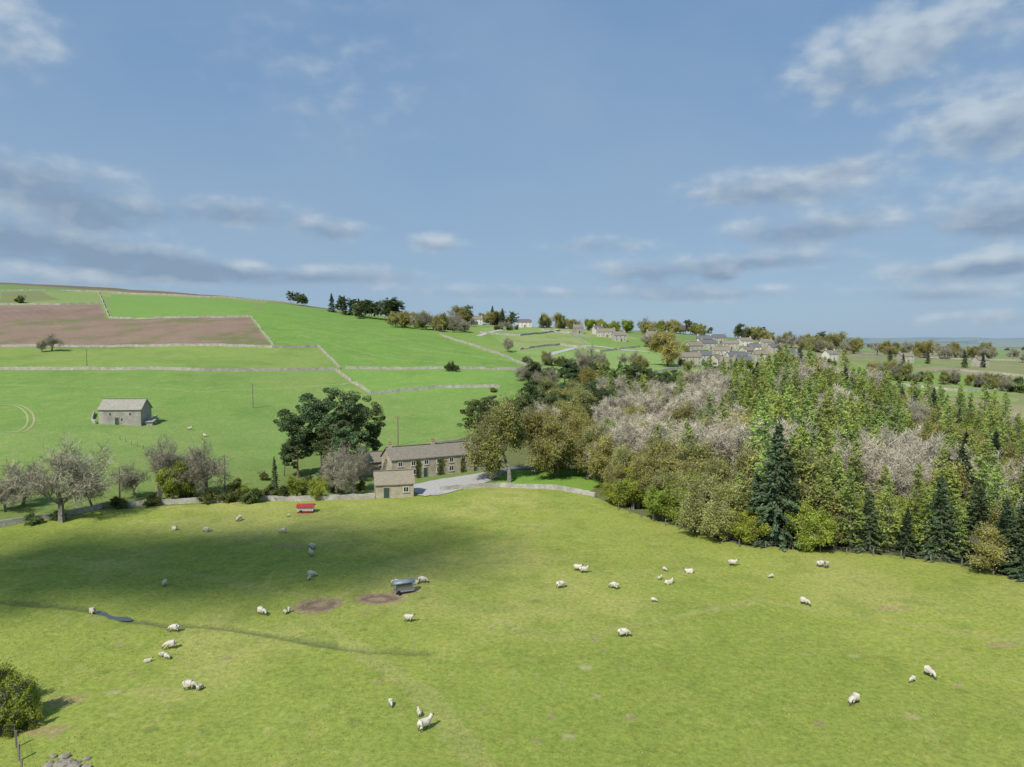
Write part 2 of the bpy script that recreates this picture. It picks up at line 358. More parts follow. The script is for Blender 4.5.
def tree_pine(seed,Ht,spread,lowf=.3,ncl=34):
    r=np.random.default_rng(seed); segs=[];C=[]
    p=np.array([0,0,-.4]); d=np.array([r.normal()*.05,r.normal()*.05,1]); pts=[p]; rr=Ht*.018
    for i in range(8):
        q=p+unit(d)*Ht/8; segs.append((p,q,rr,rr*.85)); rr*=.85; p=q; pts.append(p); d=d+r.normal(size=3)*.08
    for i in range(ncl):
        f=lowf+(1-lowf)*((i+.5)/ncl); j=f*8; k=min(int(j),7); b=pts[k]+(pts[k+1]-pts[k])*(j-k)
        an=r.uniform(0,6.28); L=spread*math.sqrt(max(.12,1-((f-.58)/.5)**2))*r.uniform(.4,1.05)
        e=b+np.array([math.cos(an)*L,math.sin(an)*L,r.uniform(0,.45)*L]); mid=(b+e)/2+np.array([0,0,-.1*L])
        segs+= [(b,mid,.10,.07),(mid,e,.07,.03)]
        s=r.uniform(.8,1.4)*Ht/16
        for t in (0,1,2):
            cc=e+r.normal(size=3)*np.array([.8,.8,.5])*s; nn=120
            C.append(cc+unit(r.normal(size=(nn,3)))*(r.uniform(.3,1,(nn,1))**.5)*np.array([1.2,1.2,.8])*s*r.uniform(.6,1))
    C=np.concatenate(C); return assemble('pine_mesh',[(tubes(segs,5),bark_red),(quads(C,.22,.44,None,r),leaf_pine)])
PROT={}
PROT['bare_tree']=[tree_bare(s,14,.9,tw=4,tww=.05) for s in (1,2,3,4)]
PROT['slender_bare_tree']=[tree_bare(s,14,.4,tw=4,low=.3,tww=.065,twm=twig_pale,bk=bark_pale) for s in (11,12,13)]
PROT['budding_tree']=[tree_bare(s,15,.75,leaf_olive,8,.29,tw=2,low=.27) for s in (21,22,23)]
PROT['leafy_tree']=[tree_bare(s,11,.9,leaf_yg,12,.30,tw=1,low=.14) for s in (31,32,33)]
PROT['shrub']=[tree_bare(s,5,1.2,leaf_hedge,24,.19,tw=2,low=.07,lev=3) for s in (41,42,43)]
PROT['hawthorn_bush']=[tree_bare(s,5,1.2,leaf_yg,60,.12,tw=8,low=.07,lev=3,tww=.03) for s in (44,45)]
PROT['larch_tree']=[tree_cone(s,15,3.2,leaf_larch,10,bark_grey,-.05,.55,.27,.14,6,.45,.62,1.5) for s in (51,52,53,54)]
PROT['spruce_tree']=[tree_cone(s,15,3.3,leaf_spruce,15,bark_grey,-.35,.42,.31,.03,7,.42,.78,1.2) for s in (61,62,63)]
PROT['pine_tree']=[tree_pine(s,15,3.9) for s in (71,72,73)]
PH={'bare_tree':14,'slender_bare_tree':14,'budding_tree':15,'leafy_tree':11,'shrub':5,'hawthorn_bush':5,'larch_tree':15,'spruce_tree':15,'pine_tree':15}
def tree(kind,x,y,h,name=None,parent=None,wide=1.0):
    s=h/PH[kind]; me=random.choice(PROT[kind]); z=Hs(x,y)
    return addobj(name or kind,me,(x,y,z-.05),parent,random.uniform(0,6.28),(s*wide*random.uniform(.9,1.1),s*wide*random.uniform(.9,1.1),s))
def treepx(kind,u,v,h,**k):
    x,y,z=pix(u,v); return tree(kind,x,y,h,**k)
for k,u,v,h,w in [
 ('bare_tree',62,522,15.5,1.15),('bare_tree',22,505,9,1.1),('bare_tree',5,512,7,1.2),('bare_tree',92,510,9,1),('bare_tree',160,500,13,1),('bare_tree',205,500,13,1),('bare_tree',135,498,8,1),('bare_tree',188,497,11,1),
 ('leafy_tree',172,503,9,.8),('leafy_tree',188,500,6,.9),('shrub',214,502,4.5,1.1),('shrub',228,501,4,1.2),('shrub',240,502,3.5,1.2),('shrub',255,502,4,1.2),('leafy_tree',298,498,5,1.1),('leafy_tree',318,499,4.5,1.1),('shrub',284,499,4,1.2),('shrub',150,505,3,1.4),('shrub',118,508,3,1.4),('shrub',270,496,3.6,1),
 ('shrub',235,488,3,1.2),('shrub',262,480,3,1.2),('leafy_tree',246,500,3.2,1.2),('shrub',305,490,4,1.3),('shrub',330,493,3.5,1.3),('shrub',60,520,2.5,1.5),('shrub',30,524,2.5,1.5),('shrub',185,500,3,1.5),
 ('pine_tree',298,478,15,.95),('pine_tree',322,474,18,1.0),('pine_tree',343,470,19,1.0),('pine_tree',366,466,15,.95),('pine_tree',284,476,9,1),('spruce_tree',275,490,7,.6),('pine_tree',352,482,12,1),('pine_tree',333,480,13,1),
 ('bare_tree',336,496,11,1.0),('bare_tree',356,493,11,.85),('bare_tree',346,497,9,1.0),('shrub',318,490,4,1),('shrub',362,490,3,1),
 ('budding_tree',509,482,20,.95),('budding_tree',536,474,17,.95),('budding_tree',558,476,15,1.0),('budding_tree',588,480,14,1.0),('budding_tree',606,490,12.5,1),
 ('pine_tree',473,445,13,1.0),('pine_tree',491,442,13,.9),('pine_tree',515,440,13,1),
 ('leafy_tree',633,509,7.5,1.25),('leafy_tree',613,504,5,1.2),('leafy_tree',655,520,7,1.1),('leafy_tree',668,520,8,.9),('leafy_tree',690,520,9.5,.9),('leafy_tree',668,495,9,1),('budding_tree',712,534,11,1.0),('leafy_tree',700,528,6,1.2),('budding_tree',735,540,10,1.0),('leafy_tree',745,542,6,1.2),('leafy_tree',647,505,6,1.2),('budding_tree',622,497,8,1),
 ('spruce_tree',774,545,18.5,1.0),('spruce_tree',789,546,14,1.0),('spruce_tree',757,541,11,1.1),('leafy_tree',805,549,8,1),('larch_tree',820,548,13,1),('budding_tree',835,550,9,1.1),
 ('spruce_tree',870,552,9,1.2),('larch_tree',888,553,11,1.1),('larch_tree',850,552,12,1.1),('spruce_tree',905,556,7,1.2),('larch_tree',925,557,10,1.1),('spruce_tree',942,560,12,1.1),('larch_tree',958,562,9,1.2),('spruce_tree',975,565,11,1.1),('budding_tree',990,570,7,1.2),('spruce_tree',1008,574,10,1.1),('spruce_tree',1022,578,11,1.2),('spruce_tree',1045,582,12,1.2),('larch_tree',915,553,13,1),('larch_tree',952,556,13,1),('larch_tree',996,562,14,1),('budding_tree',1012,566,9,1),
 ('shrub',452,371,7,1.1),('bare_tree',52,351,10,1.4),('bare_tree',42,352,7,1.2),('shrub',22,303,9,1.2),
 ('bare_tree',586,385,19,1.0),('bare_tree',600,380,13,1.0),('budding_tree',545,365,8,1),('bare_tree',508,352,10,1.2),('budding_tree',668,366,22,1.1),('budding_tree',690,374,8,1),
 ('shrub',430,322,8,1.5),('bare_tree',493,320,9,1),('shrub',492,392,3,1.5)]:
    treepx(k,u,v,h,wide=w)
pts=[]; grid={}
tries=0
while tries<22000 and len(pts)<800:
    tries+=1
    y=random.uniform(92,350); t=random.uniform(-.02,.86); x=t*y; u=512+F*t
    f=float(np.interp(t,et,ey)); bk=float(wood_back(u))
    if y<f+4 or y>bk: continue
    if u<612 and y<f+26: continue
    if u<540 and y<205 : continue
    dmin=4.2 if y<170 else 5.4
    gx,gy=int(x//6),int(y//6)
    if any((x-a)**2+(y-b)**2<dmin*dmin for i in (-1,0,1) for j in (-1,0,1) for a,b in grid.get((gx+i,gy+j),())): continue
    grid.setdefault((gx,gy),[]).append((x,y)); pts.append((x,y,u,f,bk))
for x,y,u,f,bk in pts:
    q=(y-f)/(bk-f); r=random.random(); cl=float(fbm(np.array([x]),np.array([y]),26,31)[0])
    if u<600: 
        k='budding_tree' if q<.45 and r<.75 else ('pine_tree' if (q>.6 and r<.75) else ('slender_bare_tree' if r<.5 else 'budding_tree'))
    elif u<735:
        k=('pine_tree' if r<.6 else 'larch_tree') if q>.84 else (('leafy_tree' if r<.5 else 'budding_tree') if q<.13 else ('slender_bare_tree' if r<.68 else ('larch_tree' if r<.82 else ('budding_tree' if r<.94 else 'leafy_tree'))))
    elif u<900:
        k='slender_bare_tree' if cl>.57 and r<.7 else ('larch_tree' if r<.82 else ('spruce_tree' if r<.86 else ('budding_tree' if r<.94 else 'leafy_tree')))
    else:
        k='slender_bare_tree' if cl>.57 and r<.6 else ('larch_tree' if r<.66 else ('spruce_tree' if r<.8 else ('budding_tree' if r<.92 else 'leafy_tree')))
    h={'pine_tree':11,'slender_bare_tree':14,'budding_tree':13,'larch_tree':15,'spruce_tree':13,'leafy_tree':10}[k]*random.uniform(.72,1.22)
    h*=float(np.interp(u,[480,640,740,800,900,1024],[.9,.95,1.12,1.25,1.0,.9]))
    if y<f+15: h*=.8
    tree(k,x,y,h,wide=1.08)
def mass(name,spec,clump=0):
    e=empty(name)
    for kinds,(u0,u1),(v0,v1),n,(h0,h1) in spec:
        cs=[random.uniform(u0,u1) for _ in range(max(2,n//6))]
        for _ in range(n):
            u=random.uniform(u0,u1) if not clump or random.random()<.4 else min(u1,max(u0,random.choice(cs)+random.gauss(0,clump)))
            f=(u-u0)/(u1-u0+1e-6); v=v0+(v1-v0)*f+random.uniform(-1,2.5)
            x,y,z=pix(u,v); tree(random.choice(kinds),x,y,random.uniform(h0,h1)*random.uniform(.75,1.1),name='tree',parent=e,wide=1.1)
mass('skyline_pine_row',[(['pine_tree'],(290,320),(299,302),7,(8,13))])
mass('hillside_pine_belt',[(['pine_tree','pine_tree','spruce_tree'],(332,402),(312,324),24,(11,18)),(['bare_tree','budding_tree'],(395,470),(326,331),26,(10,15)),(['pine_tree','budding_tree'],(455,470),(322,322),5,(12,17))])
mass('village_tree_mass',[(['pine_tree','spruce_tree','budding_tree'],(482,560),(318,322),24,(10,16)),(['budding_tree','bare_tree','leafy_tree'],(555,660),(326,334),38,(8,14)),(['bare_tree','budding_tree','pine_tree','budding_tree'],(640,830),(324,332),66,(9,16)),(['budding_tree','leafy_tree','bare_tree'],(680,830),(366,374),22,(4,7)),(['budding_tree','bare_tree'],(765,830),(342,352),26,(9,15)),(['bare_tree','budding_tree'],(640,690),(345,356),10,(8,12))],8)
mass('distant_tree_mass',[(['bare_tree','budding_tree'],(830,1060),(352,362),56,(11,20)),(['bare_tree','budding_tree','shrub'],(800,1060),(368,395),60,(6,12)),(['bare_tree','shrub','budding_tree'],(820,1060),(346,350),54,(9,16)),(['spruce_tree','pine_tree'],(880,1060),(362,370),8,(9,14))],9)
mass('hedgerow_tree_mass',[(['bare_tree','shrub'],(520,600),(362,368),12,(4,8)),(['shrub','bare_tree'],(420,520),(322,330),12,(5,9)),(['pine_tree','bare_tree'],(520,560),(380,392),10,(8,11)),(['pine_tree','spruce_tree'],(560,660),(385,392),18,(9,12)),(['budding_tree','bare_tree'],(590,660),(362,372),9,(6,11))])
# ------------------------------------------------------------------ grass tufts
n=60000; ty=rng.uniform(46,115,n); tx=ty*rng.uniform(-.8,.8,n); ok=(ty<np.interp(tx/ty,et,ey)-2)&(fbm(tx,ty,7,40)>.46); tx,ty=tx[ok],ty[ok]
n=len(tx); hgt=rng.uniform(.05,.13,n); cen=np.stack([tx,ty,H(tx,ty)+hgt*.25],1)
d=np.stack([rng.normal(size=n)*.6,rng.normal(size=n)*.6,np.ones(n)],1)
v,f=quads(cen,rng.uniform(.05,.16,n),hgt,d); tuft=leaf_mat('grass_tuft_blades',(.42,.45,.13),(.27,.33,.075),.3,0,0); addobj('grass_tufts',mkmesh('grass_tufts',v,f,[tuft]))
# ------------------------------------------------------------------ dry stone walls
wall_m=stone_mat('dry_stone',(.52,.49,.42),(.34,.32,.27))
def wall(pl,h=1.25,w=.5,name='stone_wall',step=1.0):
    L=[];
    for (x1,y1),(x2,y2) in zip(pl[:-1],pl[1:]):
        n=max(1,int(math.hypot(x2-x1,y2-y1)/step)); L+=[(x1+(x2-x1)*i/n,y1+(y2-y1)*i/n) for i in range(n)]
    L.append(pl[-1]); a=np.array(L); t=np.gradient(a,axis=0); t=unit(t); nrm=np.stack([-t[:,1],t[:,0]],1)
    a=a+nrm*((fbm(a[:,0],a[:,1],14,3)-.5)*1.2)[:,None]
    hh=h*(1+(rng.random(len(a))-.5)*.22)*(1-.5*(fbm(a[:,0],a[:,1],9,8)>.72)); z=H(a[:,0],a[:,1]); V=[]
    for off,zz in ((-w/2,0),(-w*.32,1),(w*.32,1),(w/2,0)):
        q=a+nrm*off; V.append(np.stack([q[:,0],q[:,1],z+(hh if zz==1 else -.4)],1))
    V=np.stack(V,1); n=len(a); idx=np.arange(n*4).reshape(n,4); Fq=[]
    for k in range(3):
        Fq.append(np.stack([idx[:-1,k],idx[1:,k],idx[1:,k+1],idx[:-1,k+1]],1))
    Fq=np.concatenate(Fq+[idx[[0]],idx[[-1]]])
    addobj(name,mkmesh(name,V.reshape(-1,3),Fq,[wall_m]))
for pl in [
 [(-40,370),(60,370),(200,371),(336,370)],[(345,369),(440,369),(530,370)],[(-40,346.5),(120,347),(272,348),(320,347)],
 [(318,347),(328,357),(340,369)],[(98,292),(103,303),(109,318)],[(-30,305),(60,305),(103,303.5)],[(109,318),(180,318),(252,317)],[(252,318),(262,332),(274,347)],
 [(336,371),(352,383),(372,394)],[(110,293),(200,297),(300,303)],[(-20,291),(60,291),(98,292)],
 [(-40,533),(0,527),(60,517),(103,508)],[(120,507),(200,503),(280,501)],[(280,501),(330,500),(375,498)],[(440,491),(500,487),(560,490),(595,497)],
 [(480,333),(520,336),(560,331),(590,338)],[(520,350),(560,345),(600,352),(640,347)],[(440,335),(480,348),(530,368)],[(600,376),(660,372),(700,367)],[(540,330),(570,334),(585,345)],
 [(372,394),(440,388),(500,388)],[(385,460),(420,448),(470,440)]]:
    wall(P2(pl),1.25 if pl[0][1]<400 else .95)
for pl in [[(830,372),(900,376),(960,371),(1040,378)],[(900,385),(960,392),(1040,388)],[(860,356),(930,358),(1040,362)],[(700,348),(760,352),(800,350)]]: wall(P2(pl),1.3)
wood_m=simple('weathered_wood',(.26,.22,.17),(.14,.12,.09),6); wire_m=simple('galvanised_wire',(.25,.25,.25),rough=.7)
def fence(pl,name='post_and_wire_fence',sp=3.0,rails=False):
    bx=[];mi=[];L=[]
    for (x1,y1),(x2,y2) in zip(pl[:-1],pl[1:]):
        n=max(1,int(math.hypot(x2-x1,y2-y1)/sp)); L+=[(x1+(x2-x1)*i/n,y1+(y2-y1)*i/n) for i in range(n)]
    L.append(pl[-1])
    for i,(x,y) in enumerate(L):
        z=Hs(x,y); hh=random.uniform(1.05,1.3); bx.append(((x,y,z+hh/2-.1),(.12,.12,hh+.2),random.random())); mi.append(0)
    me=boxes_mesh(name,bx,[wood_m,wire_m],mi); o=addobj(name,me)
    segs=[]
    for (x1,y1),(x2,y2) in zip(L[:-1],L[1:]):
        for hz_ in ((.4,.75,1.1)): segs.append((np.array([x1,y1,Hs(x1,y1)+hz_-.1]),np.array([x2,y2,Hs(x2,y2)+hz_-.1]),.05 if rails else .006,.05 if rails else .006))
    v,f=tubes(segs,4); addobj('wires',mkmesh('wires',v,f,[wood_m if rails else wire_m]),parent=o)
fence([(x-.5,y-1.2) for x,y in EDGE[10:]])
fence(P2([(8,700),(14,735),(25,790)]),sp=1.8)
fence(P2([(103,509),(120,507)]),'field_gate',1.2,True)
fence(P2([(120,440),(190,470),(230,492)]))
# ------------------------------------------------------------------ buildings
st_house=stone_mat('sandstone',(.56,.495,.375),(.40,.345,.255)); st_grey=stone_mat('grey_stone',(.44,.415,.36),(.31,.29,.25)); st_vil=stone_mat('village_stone',(.56,.52,.44),(.44,.40,.34))
def roof_mat(name,c1,c2):
    m,nt,o=newmat(name); p=N(nt,'ShaderNodeBsdfPrincipled'); nt.links.new(p.outputs[0],o.inputs[0]); p.inputs['Roughness'].default_value=.85; p.inputs['Specular IOR Level'].default_value=.2
    tc=N(nt,'ShaderNodeTexCoord').outputs['Object']; b=N(nt,'ShaderNodeTexBrick'); nt.links.new(tc,b.inputs['Vector'])
    b.inputs['Scale'].default_value=1.6; b.inputs['Color1'].default_value=(*c1,1); b.inputs['Color2'].default_value=(*c2,1); b.inputs['Mortar'].default_value=(*[q*.4 for q in c2],1); b.inputs['Mortar Size'].default_value=.03
    c=mixc(nt,rng_map(nt,noise(nt,tc,.8,5,.7),.4,.7,0,.7),b.outputs[0],(c1[0]*.6,c1[1]*.6,c1[2]*.5))
    nt.links.new(c,p.inputs['Base Color']); return m
roof_slate=roof_mat('stone_slates',(.33,.295,.24),(.24,.215,.175)); roof_tan=roof_mat('stone_flags',(.40,.345,.26),(.30,.26,.20)); roof_pale=roof_mat('pale_flags',(.46,.43,.38),(.34,.32,.275)); roof_dark=roof_mat('dark_slates',(.20,.205,.22),(.14,.145,.16))
glass_m=simple('window_glass',(.03,.035,.04),(.02,.02,.025),rough=.12,spec=.6); white_m=simple('white_paint',(.75,.75,.72),(.65,.65,.62),rough=.5); door_m=simple('dark_door',(.06,.09,.07),rough=.6); dark_m=simple('dark_opening',(.02,.02,.02)); render_m=simple('pale_render',(.66,.63,.56),(.56,.53,.47),.5); terra=simple('terracotta',(.35,.16,.09))
def house(name,x,y,yaw,L,W,Hw,Hr,wm,rm,wins=(),door=None,chim=(),z=None,frames=True,gwins=()):
    if z is None:
        c,s=math.cos(yaw),math.sin(yaw); z=min(Hs(x+a*L/2*c-b*W/2*s,y+a*L/2*s+b*W/2*c) for a in (-1,1) for b in (-1,1))
        z=(z+Hs(x,y))/2
    e=empty(name,(x,y,z),yaw); l,w=L/2,W/2; b=-1.5
    V=[(-l,-w,b),(l,-w,b),(l,w,b),(-l,w,b),(-l,-w,Hw),(l,-w,Hw),(l,w,Hw),(-l,w,Hw),(-l,0,Hw+Hr),(l,0,Hw+Hr)]
    me=bpy.data.meshes.new('walls'); me.from_pydata(V,[],[(0,1,5,4),(2,3,7,6),(1,2,6,9,5),(3,0,4,8,7),(0,3,2,1),(4,5,9,8),(6,7,8,9)]); me.materials.append(wm); addobj('walls',me,parent=e)
    ov=.3; t=.16; sl=Hr/w; V=[];Fq=[]
    nx=max(2,int(L/1.5)); 
    for side in (-1,1):
        o0=len(V)
        for i in range(nx+1):
            xx=-l-ov+(L+2*ov)*i/nx; sag=-.06*math.sin(math.pi*i/nx)*min(1,L/12)+random.uniform(-.015,.015)
            V+= [(xx,side*(w+ov),Hw-ov*sl+.05+sag),(xx,0,Hw+Hr+.05+sag),(xx,0,Hw+Hr+.05+t+sag),(xx,side*(w+ov),Hw-ov*sl+.05+t+sag)]
        for i in range(nx):
            a=o0+4*i
            for k in range(4): Fq.append((a+k,a+(k+1)%4,a+4+(k+1)%4,a+4+k))
        Fq+=[(o0,o0+1,o0+2,o0+3),(o0+4*nx,o0+4*nx+1,o0+4*nx+2,o0+4*nx+3)]
    addobj('roof',mkmesh('roof',V,Fq,[rm]),parent=e)
    addobj('ridge_tiles',boxes_mesh('ridge',[((0,0,Hw+Hr+.05+t),(L+2*ov,.34,.14),0)],[rm]),parent=e)
    fr=[];gl=[];si=[]
    for (wx,wz,ww,wh) in wins:
        fr+=[((wx-ww/2,-w-.03,wz),(.09,.08,wh+.12),0),((wx+ww/2,-w-.03,wz),(.09,.08,wh+.12),0),((wx,-w-.032,wz+wh/2),(ww-.09,.07,.09),0),((wx,-w-.032,wz-wh/2),(ww-.09,.07,.09),0),((wx,-w-.03,wz),(.06,.05,wh-.09),0)]
        gl.append(((wx,-w-.006,wz),(ww-.08,.03,wh-.08),0)); si+=[((wx,-w-.06,wz-wh/2-.13),(ww+.3,.16,.12),0),((wx,-w-.02,wz+wh/2+.17),(ww+.35,.07,.2),0)]
    if wins:
        if frames: addobj('window_frames',boxes_mesh('f',fr,[white_m]),parent=e); addobj('sills_lintels',boxes_mesh('s',si,[wm]),parent=e)
        addobj('windows',boxes_mesh('w',gl,[glass_m]),parent=e)
    if gwins: addobj('gable_windows',boxes_mesh('gw',[((sd*(l+.01),gy,gz),(.05,ww,wh),0) for sd,gy,gz,ww,wh in gwins],[dark_m]),parent=e)
    if door:
        addobj('door',boxes_mesh('d',[((dx,-w-.02,dh/2),(dw,.07,dh),0) for dx,dw,dh in door],[door_m]),parent=e)
        addobj('door_surround',boxes_mesh('ds',[q for dx,dw,dh in door for q in (((dx-dw/2-.08,-w-.03,dh/2),(.15,.1,dh),0),((dx+dw/2+.08,-w-.03,dh/2),(.15,.1,dh),0),((dx,-w-.03,dh+.1),(dw+.4,.1,.2),0))],[wm]),parent=e)
    if chim:
        bx=[];pb=[]
        for cx in chim: bx+=[((cx,0,Hw+Hr+.25),(.95,.65,1.3),0),((cx,0,Hw+Hr+.96),(1.1,.8,.13),0)]; pb+=[((cx-.22,0,Hw+Hr+1.2),(.22,.22,.36),0),((cx+.22,0,Hw+Hr+1.2),(.22,.22,.36),0)]
        addobj('chimneys',boxes_mesh('c',bx,[wm]),parent=e); addobj('chimney_pots',boxes_mesh('cp',pb,[terra]),parent=e)
    return e
xa,ya,_=pix(392,481); xb,yb,_=pix(493,469); yaw=math.atan2(yb-ya,xb-xa); L=math.hypot(xb-xa,yb-ya); W=6.5
cx,cy=(xa+xb)/2-math.sin(yaw)*W/2,(ya+yb)/2+math.cos(yaw)*W/2
wn=[]; wxs=np.linspace(-L/2+2,L/2-1.6,8)
for i,wx in enumerate(wxs):
    wn.append((wx,3.35,1.05,1.0)); 
    if i not in (2,6): wn.append((wx,1.4,1.15,1.15))
fh=house('stone_farmhouse',cx,cy,yaw,L,W,4.5,2.3,st_house,roof_slate,wn,[(wn[4][0]-0.2,1.0,2.1),(wxs[6],1.0,2.1)],[-L/2+.8,-1.5,L/2-.8])
ic=[]
for bx_,bw,bh in ((-L/2+6.2,.8,4.0),(-1.0,1.0,4.0),(4.6,.7,3.6),(L/2-.8,.7,4.1)):
    n=500; ic.append(np.stack([bx_+rng.normal(size=n)*bw*.4,np.full(n,-W/2-.12)-rng.random(n)*.22,rng.random(n)*bh],1))
v,f=quads(np.concatenate(ic),.2,.26); addobj('ivy',mkmesh('ivy',v,f,[leaf_hedge]),parent=fh)
xg,yg,_=pix(391,498)
ob=house('stone_outbuilding',xg,yg+3.2,math.radians(14),7.4,6.0,2.8,2.0,st_house,roof_tan,[(2.2,1.6,1.0,1.0)],[(-1.6,1.1,2.1)],gwins=[(1,0,1.6,1.4,1.3)])
ob2=house('stone_shed',xa-7,ya+9,yaw,9,5.5,3.0,1.8,st_house,roof_slate,[(-2,1.6,.9,.9),(2,1.6,.9,.9)])
xq,yq,_=pix(119,425); bn=house('stone_field_barn',xq,yq+3.5,math.radians(3),11.4,6.6,4.3,2.6,st_grey,roof_pale,[(-2.6,3.0,.5,.7),(2.8,3.0,.5,.7),(.5,1.5,.5,.7)],[(-.8,1.1,2.1)],frames=False)
r_=house('barn_lean_to',xq+6.9,yq+4.0,math.radians(3),2.4,4.0,.8,.4,st_grey,st_grey)
wall(P2([(142,424),(152,421),(156,418)]),1.1)
wall(P2([(96,424),(92,420),(94,414)]),1.0)
vil=[(700,362,13,.1,0,1),(722,357,11,-.4,0,0),(737,363,13,.2,1,1),(747,357,10,.6,0,0),(754,353,9,-.2,1,1),(688,364,14,.15,0,0),(716,367,9,.9,0,0),(730,349,12,-.1,0,0),(708,349,11,.2,0,1),(775,353,10,.3,0,1),(606,337,14,-.1,0,0),(619,341,9,.2,0,0),(524,324,14,.0,1,1),(476,323,11,.1,1,0),(560,324,8,.2,0,0),(930,354,11,.2,0,1),(905,362,10,.1,0,0),(578,333,8,.1,2,0),(830,360,10,.5,1,0),(694,352,11,.4,0,0),(742,368,10,.3,0,1),(728,370,8,-.5,2,0),(718,343,12,.1,0,1),(745,346,10,.2,1,0),(760,361,9,.1,0,0),(652,340,9,.2,0,0),(980,366,10,.3,0,0),(598,334,8,.3,1,1),(766,347,10,.2,0,0),(704,344,11,-.2,1,1),(790,362,9,.1,0,1)]
for u,v,Lh,yw,wmx,rmx in vil:
    x,y,_=pix(u,v); k=max(1,int(Lh/3)); ws=[(q,zz,.9,1.0) for q in np.linspace(-Lh/2+1.5,Lh/2-1.5,k) for zz in (1.4,3.6)]
    house('village_house',x,y,yw,Lh,6.2,4.7,2.5,[st_vil,render_m,st_grey][wmx],[roof_slate,roof_dark][rmx],ws,[(0.7,1,2.1)],[-Lh/2+.6,Lh/2-.6])
# ------------------------------------------------------------------ drive, tracks, paths
gravel=simple('pale_gravel',(.46,.44,.41),(.35,.335,.31),1.5,bump=.3); tarmac=simple('lane_asphalt',(.22,.215,.21),(.16,.16,.155),.6); track_m=simple('worn_track',(.36,.34,.18),(.28,.31,.13),.8); water_m=simple('ditch_water',(.09,.10,.08),(.06,.07,.06),rough=.2,spec=.5)
def ribbon(name,pl,w,mat,off=.06,nc=5,parent=None,step=.8):
    a=np.array(pl,float)
    for _ in range(2):
        q=[a[0]]
        for p_,n_ in zip(a[:-1],a[1:]): q+=[p_*.75+n_*.25,p_*.25+n_*.75]
        q.append(a[-1]); a=np.array(q)
    L=[]
    for p_,n_ in zip(a[:-1],a[1:]):
        n=max(1,int(np.linalg.norm(n_-p_)/step)); L+=[p_+(n_-p_)*i/n for i in range(n)]
    L.append(a[-1]); a=np.array(L); t=unit(np.gradient(a,axis=0)); nr_=np.stack([-t[:,1],t[:,0]],1)
    ww=np.interp(np.linspace(0,1,len(a)),np.linspace(0,1,len(w)),w) if isinstance(w,(list,tuple)) else np.full(len(a),w)
    ww=ww*(1+(fbm(a[:,0],a[:,1],3,2)-.5)*.3)
    V=[]
    for k in range(nc):
        f=(k/(nc-1)-.5); q=a+nr_*(ww*f)[:,None]; V.append(np.stack([q[:,0],q[:,1],H(q[:,0],q[:,1])+off],1))
    V=np.stack(V,1); n=len(a); idx=np.arange(n*nc).reshape(n,nc)
    Fq=np.concatenate([np.stack([idx[:-1,k],idx[1:,k],idx[1:,k+1],idx[:-1,k+1]],1) for k in range(nc-1)])
    return addobj(name,mkmesh(name,V.reshape(-1,3),Fq,[mat],smooth=True),parent=parent)
ribbon('gravel_courtyard',P2([(415,493),(440,487),(470,480),(493,474)]),[11,13,10,5],gravel,.1,12)
ribbon('gravel_driveway',P2([(493,475),(500,471),(515,468),(535,468)]),4,tarmac,.13,8)
ribbon('stone_paving',P2([(440,492),(428,494),(420,496)]),3,gravel,.14,5)
tk=empty('farm_track')
c0=P2([(-10,406),(12,404),(26,409),(32,418),(28,428),(20,433),(8,432)])
for dx in (-.9,.9): ribbon('wheel_rut',[(x+dx,y) for x,y in c0],.5,track_m,.06,3,tk)
ribbon('village_lane',P2([(545,356),(570,349),(590,345),(620,350),(650,352)]),4.5,gravel,.12,4,step=3)
ribbon('hillside_lane',P2([(478,336),(500,330),(530,327),(570,332)]),4,gravel,.12,4,step=3)
ribbon('ditch_water',P2([(94,612.5),(106,615.5),(118,617.5),(132,620)]),[.3,2.2,1.5,.2],water_m,-.05,5)
def tubes_pole(u,v,h=8.5):
    x,y,z=pix(u,v); e=empty('utility_pole',(x,y,z)); s,f=tubes([(np.array([0,0,-.5]),np.array([0,0,h]),.17,.11)],8); addobj('pole',mkmesh('pole',s,f,[wood_m],smooth=True),parent=e)
    addobj('crossarm',boxes_mesh('x',[((0,0,h-.35),(1.5,.12,.12),0),((-.6,0,h-.2),(.08,.08,.2),0),((.6,0,h-.2),(.08,.08,.2),0),((0,0,h+.08),(.08,.08,.2),0)],[wood_m]),parent=e)
for u,v,h in ((398,446,8.5),(253,408,8),(87,369,8),(225,489,7),(120,505,7),(700,345,8)): tubes_pole(u,v,h)
# ------------------------------------------------------------------ sheep feeder, lamb feeder
metal=simple('galvanised_steel',(.36,.42,.48),(.24,.29,.34),3,.5,metal=.3,spec=.4); red_m=simple('red_painted_sheet',(.42,.05,.035),(.27,.035,.03),2,.55,spec=.3); tyre=simple('tyre_rubber',(.03,.03,.03)); hay=simple('hay',(.35,.28,.13),(.24,.18,.08),9)
def wheel(px,py,r_,parent,wd=.14):
    bm=bmesh.new(); bmesh.ops.create_cone(bm,cap_ends=True,segments=16,radius1=r_,radius2=r_,depth=wd)
    me=bpy.data.meshes.new('wheel'); bm.to_mesh(me); bm.free(); me.materials.append(tyre); o=addobj('wheel',me,(px,py,r_),parent); o.rotation_euler=(math.pi/2,0,0)
x,y,z=pix(404,592); e=empty('sheep_hay_feeder',(x,y,z),math.radians(24),.86)
bx=[]
for sx in (-1.35,1.35):
    for sy in (-.42,.42): bx.append(((sx,sy,.75),(.06,.06,1.3),0))
bx+=[((0,-.42,.45),(2.7,.05,.05),0),((0,.42,.45),(2.7,.05,.05),0),((0,-.42,1.33),(2.7,.05,.05),0),((0,.42,1.33),(2.7,.05,.05),0)]
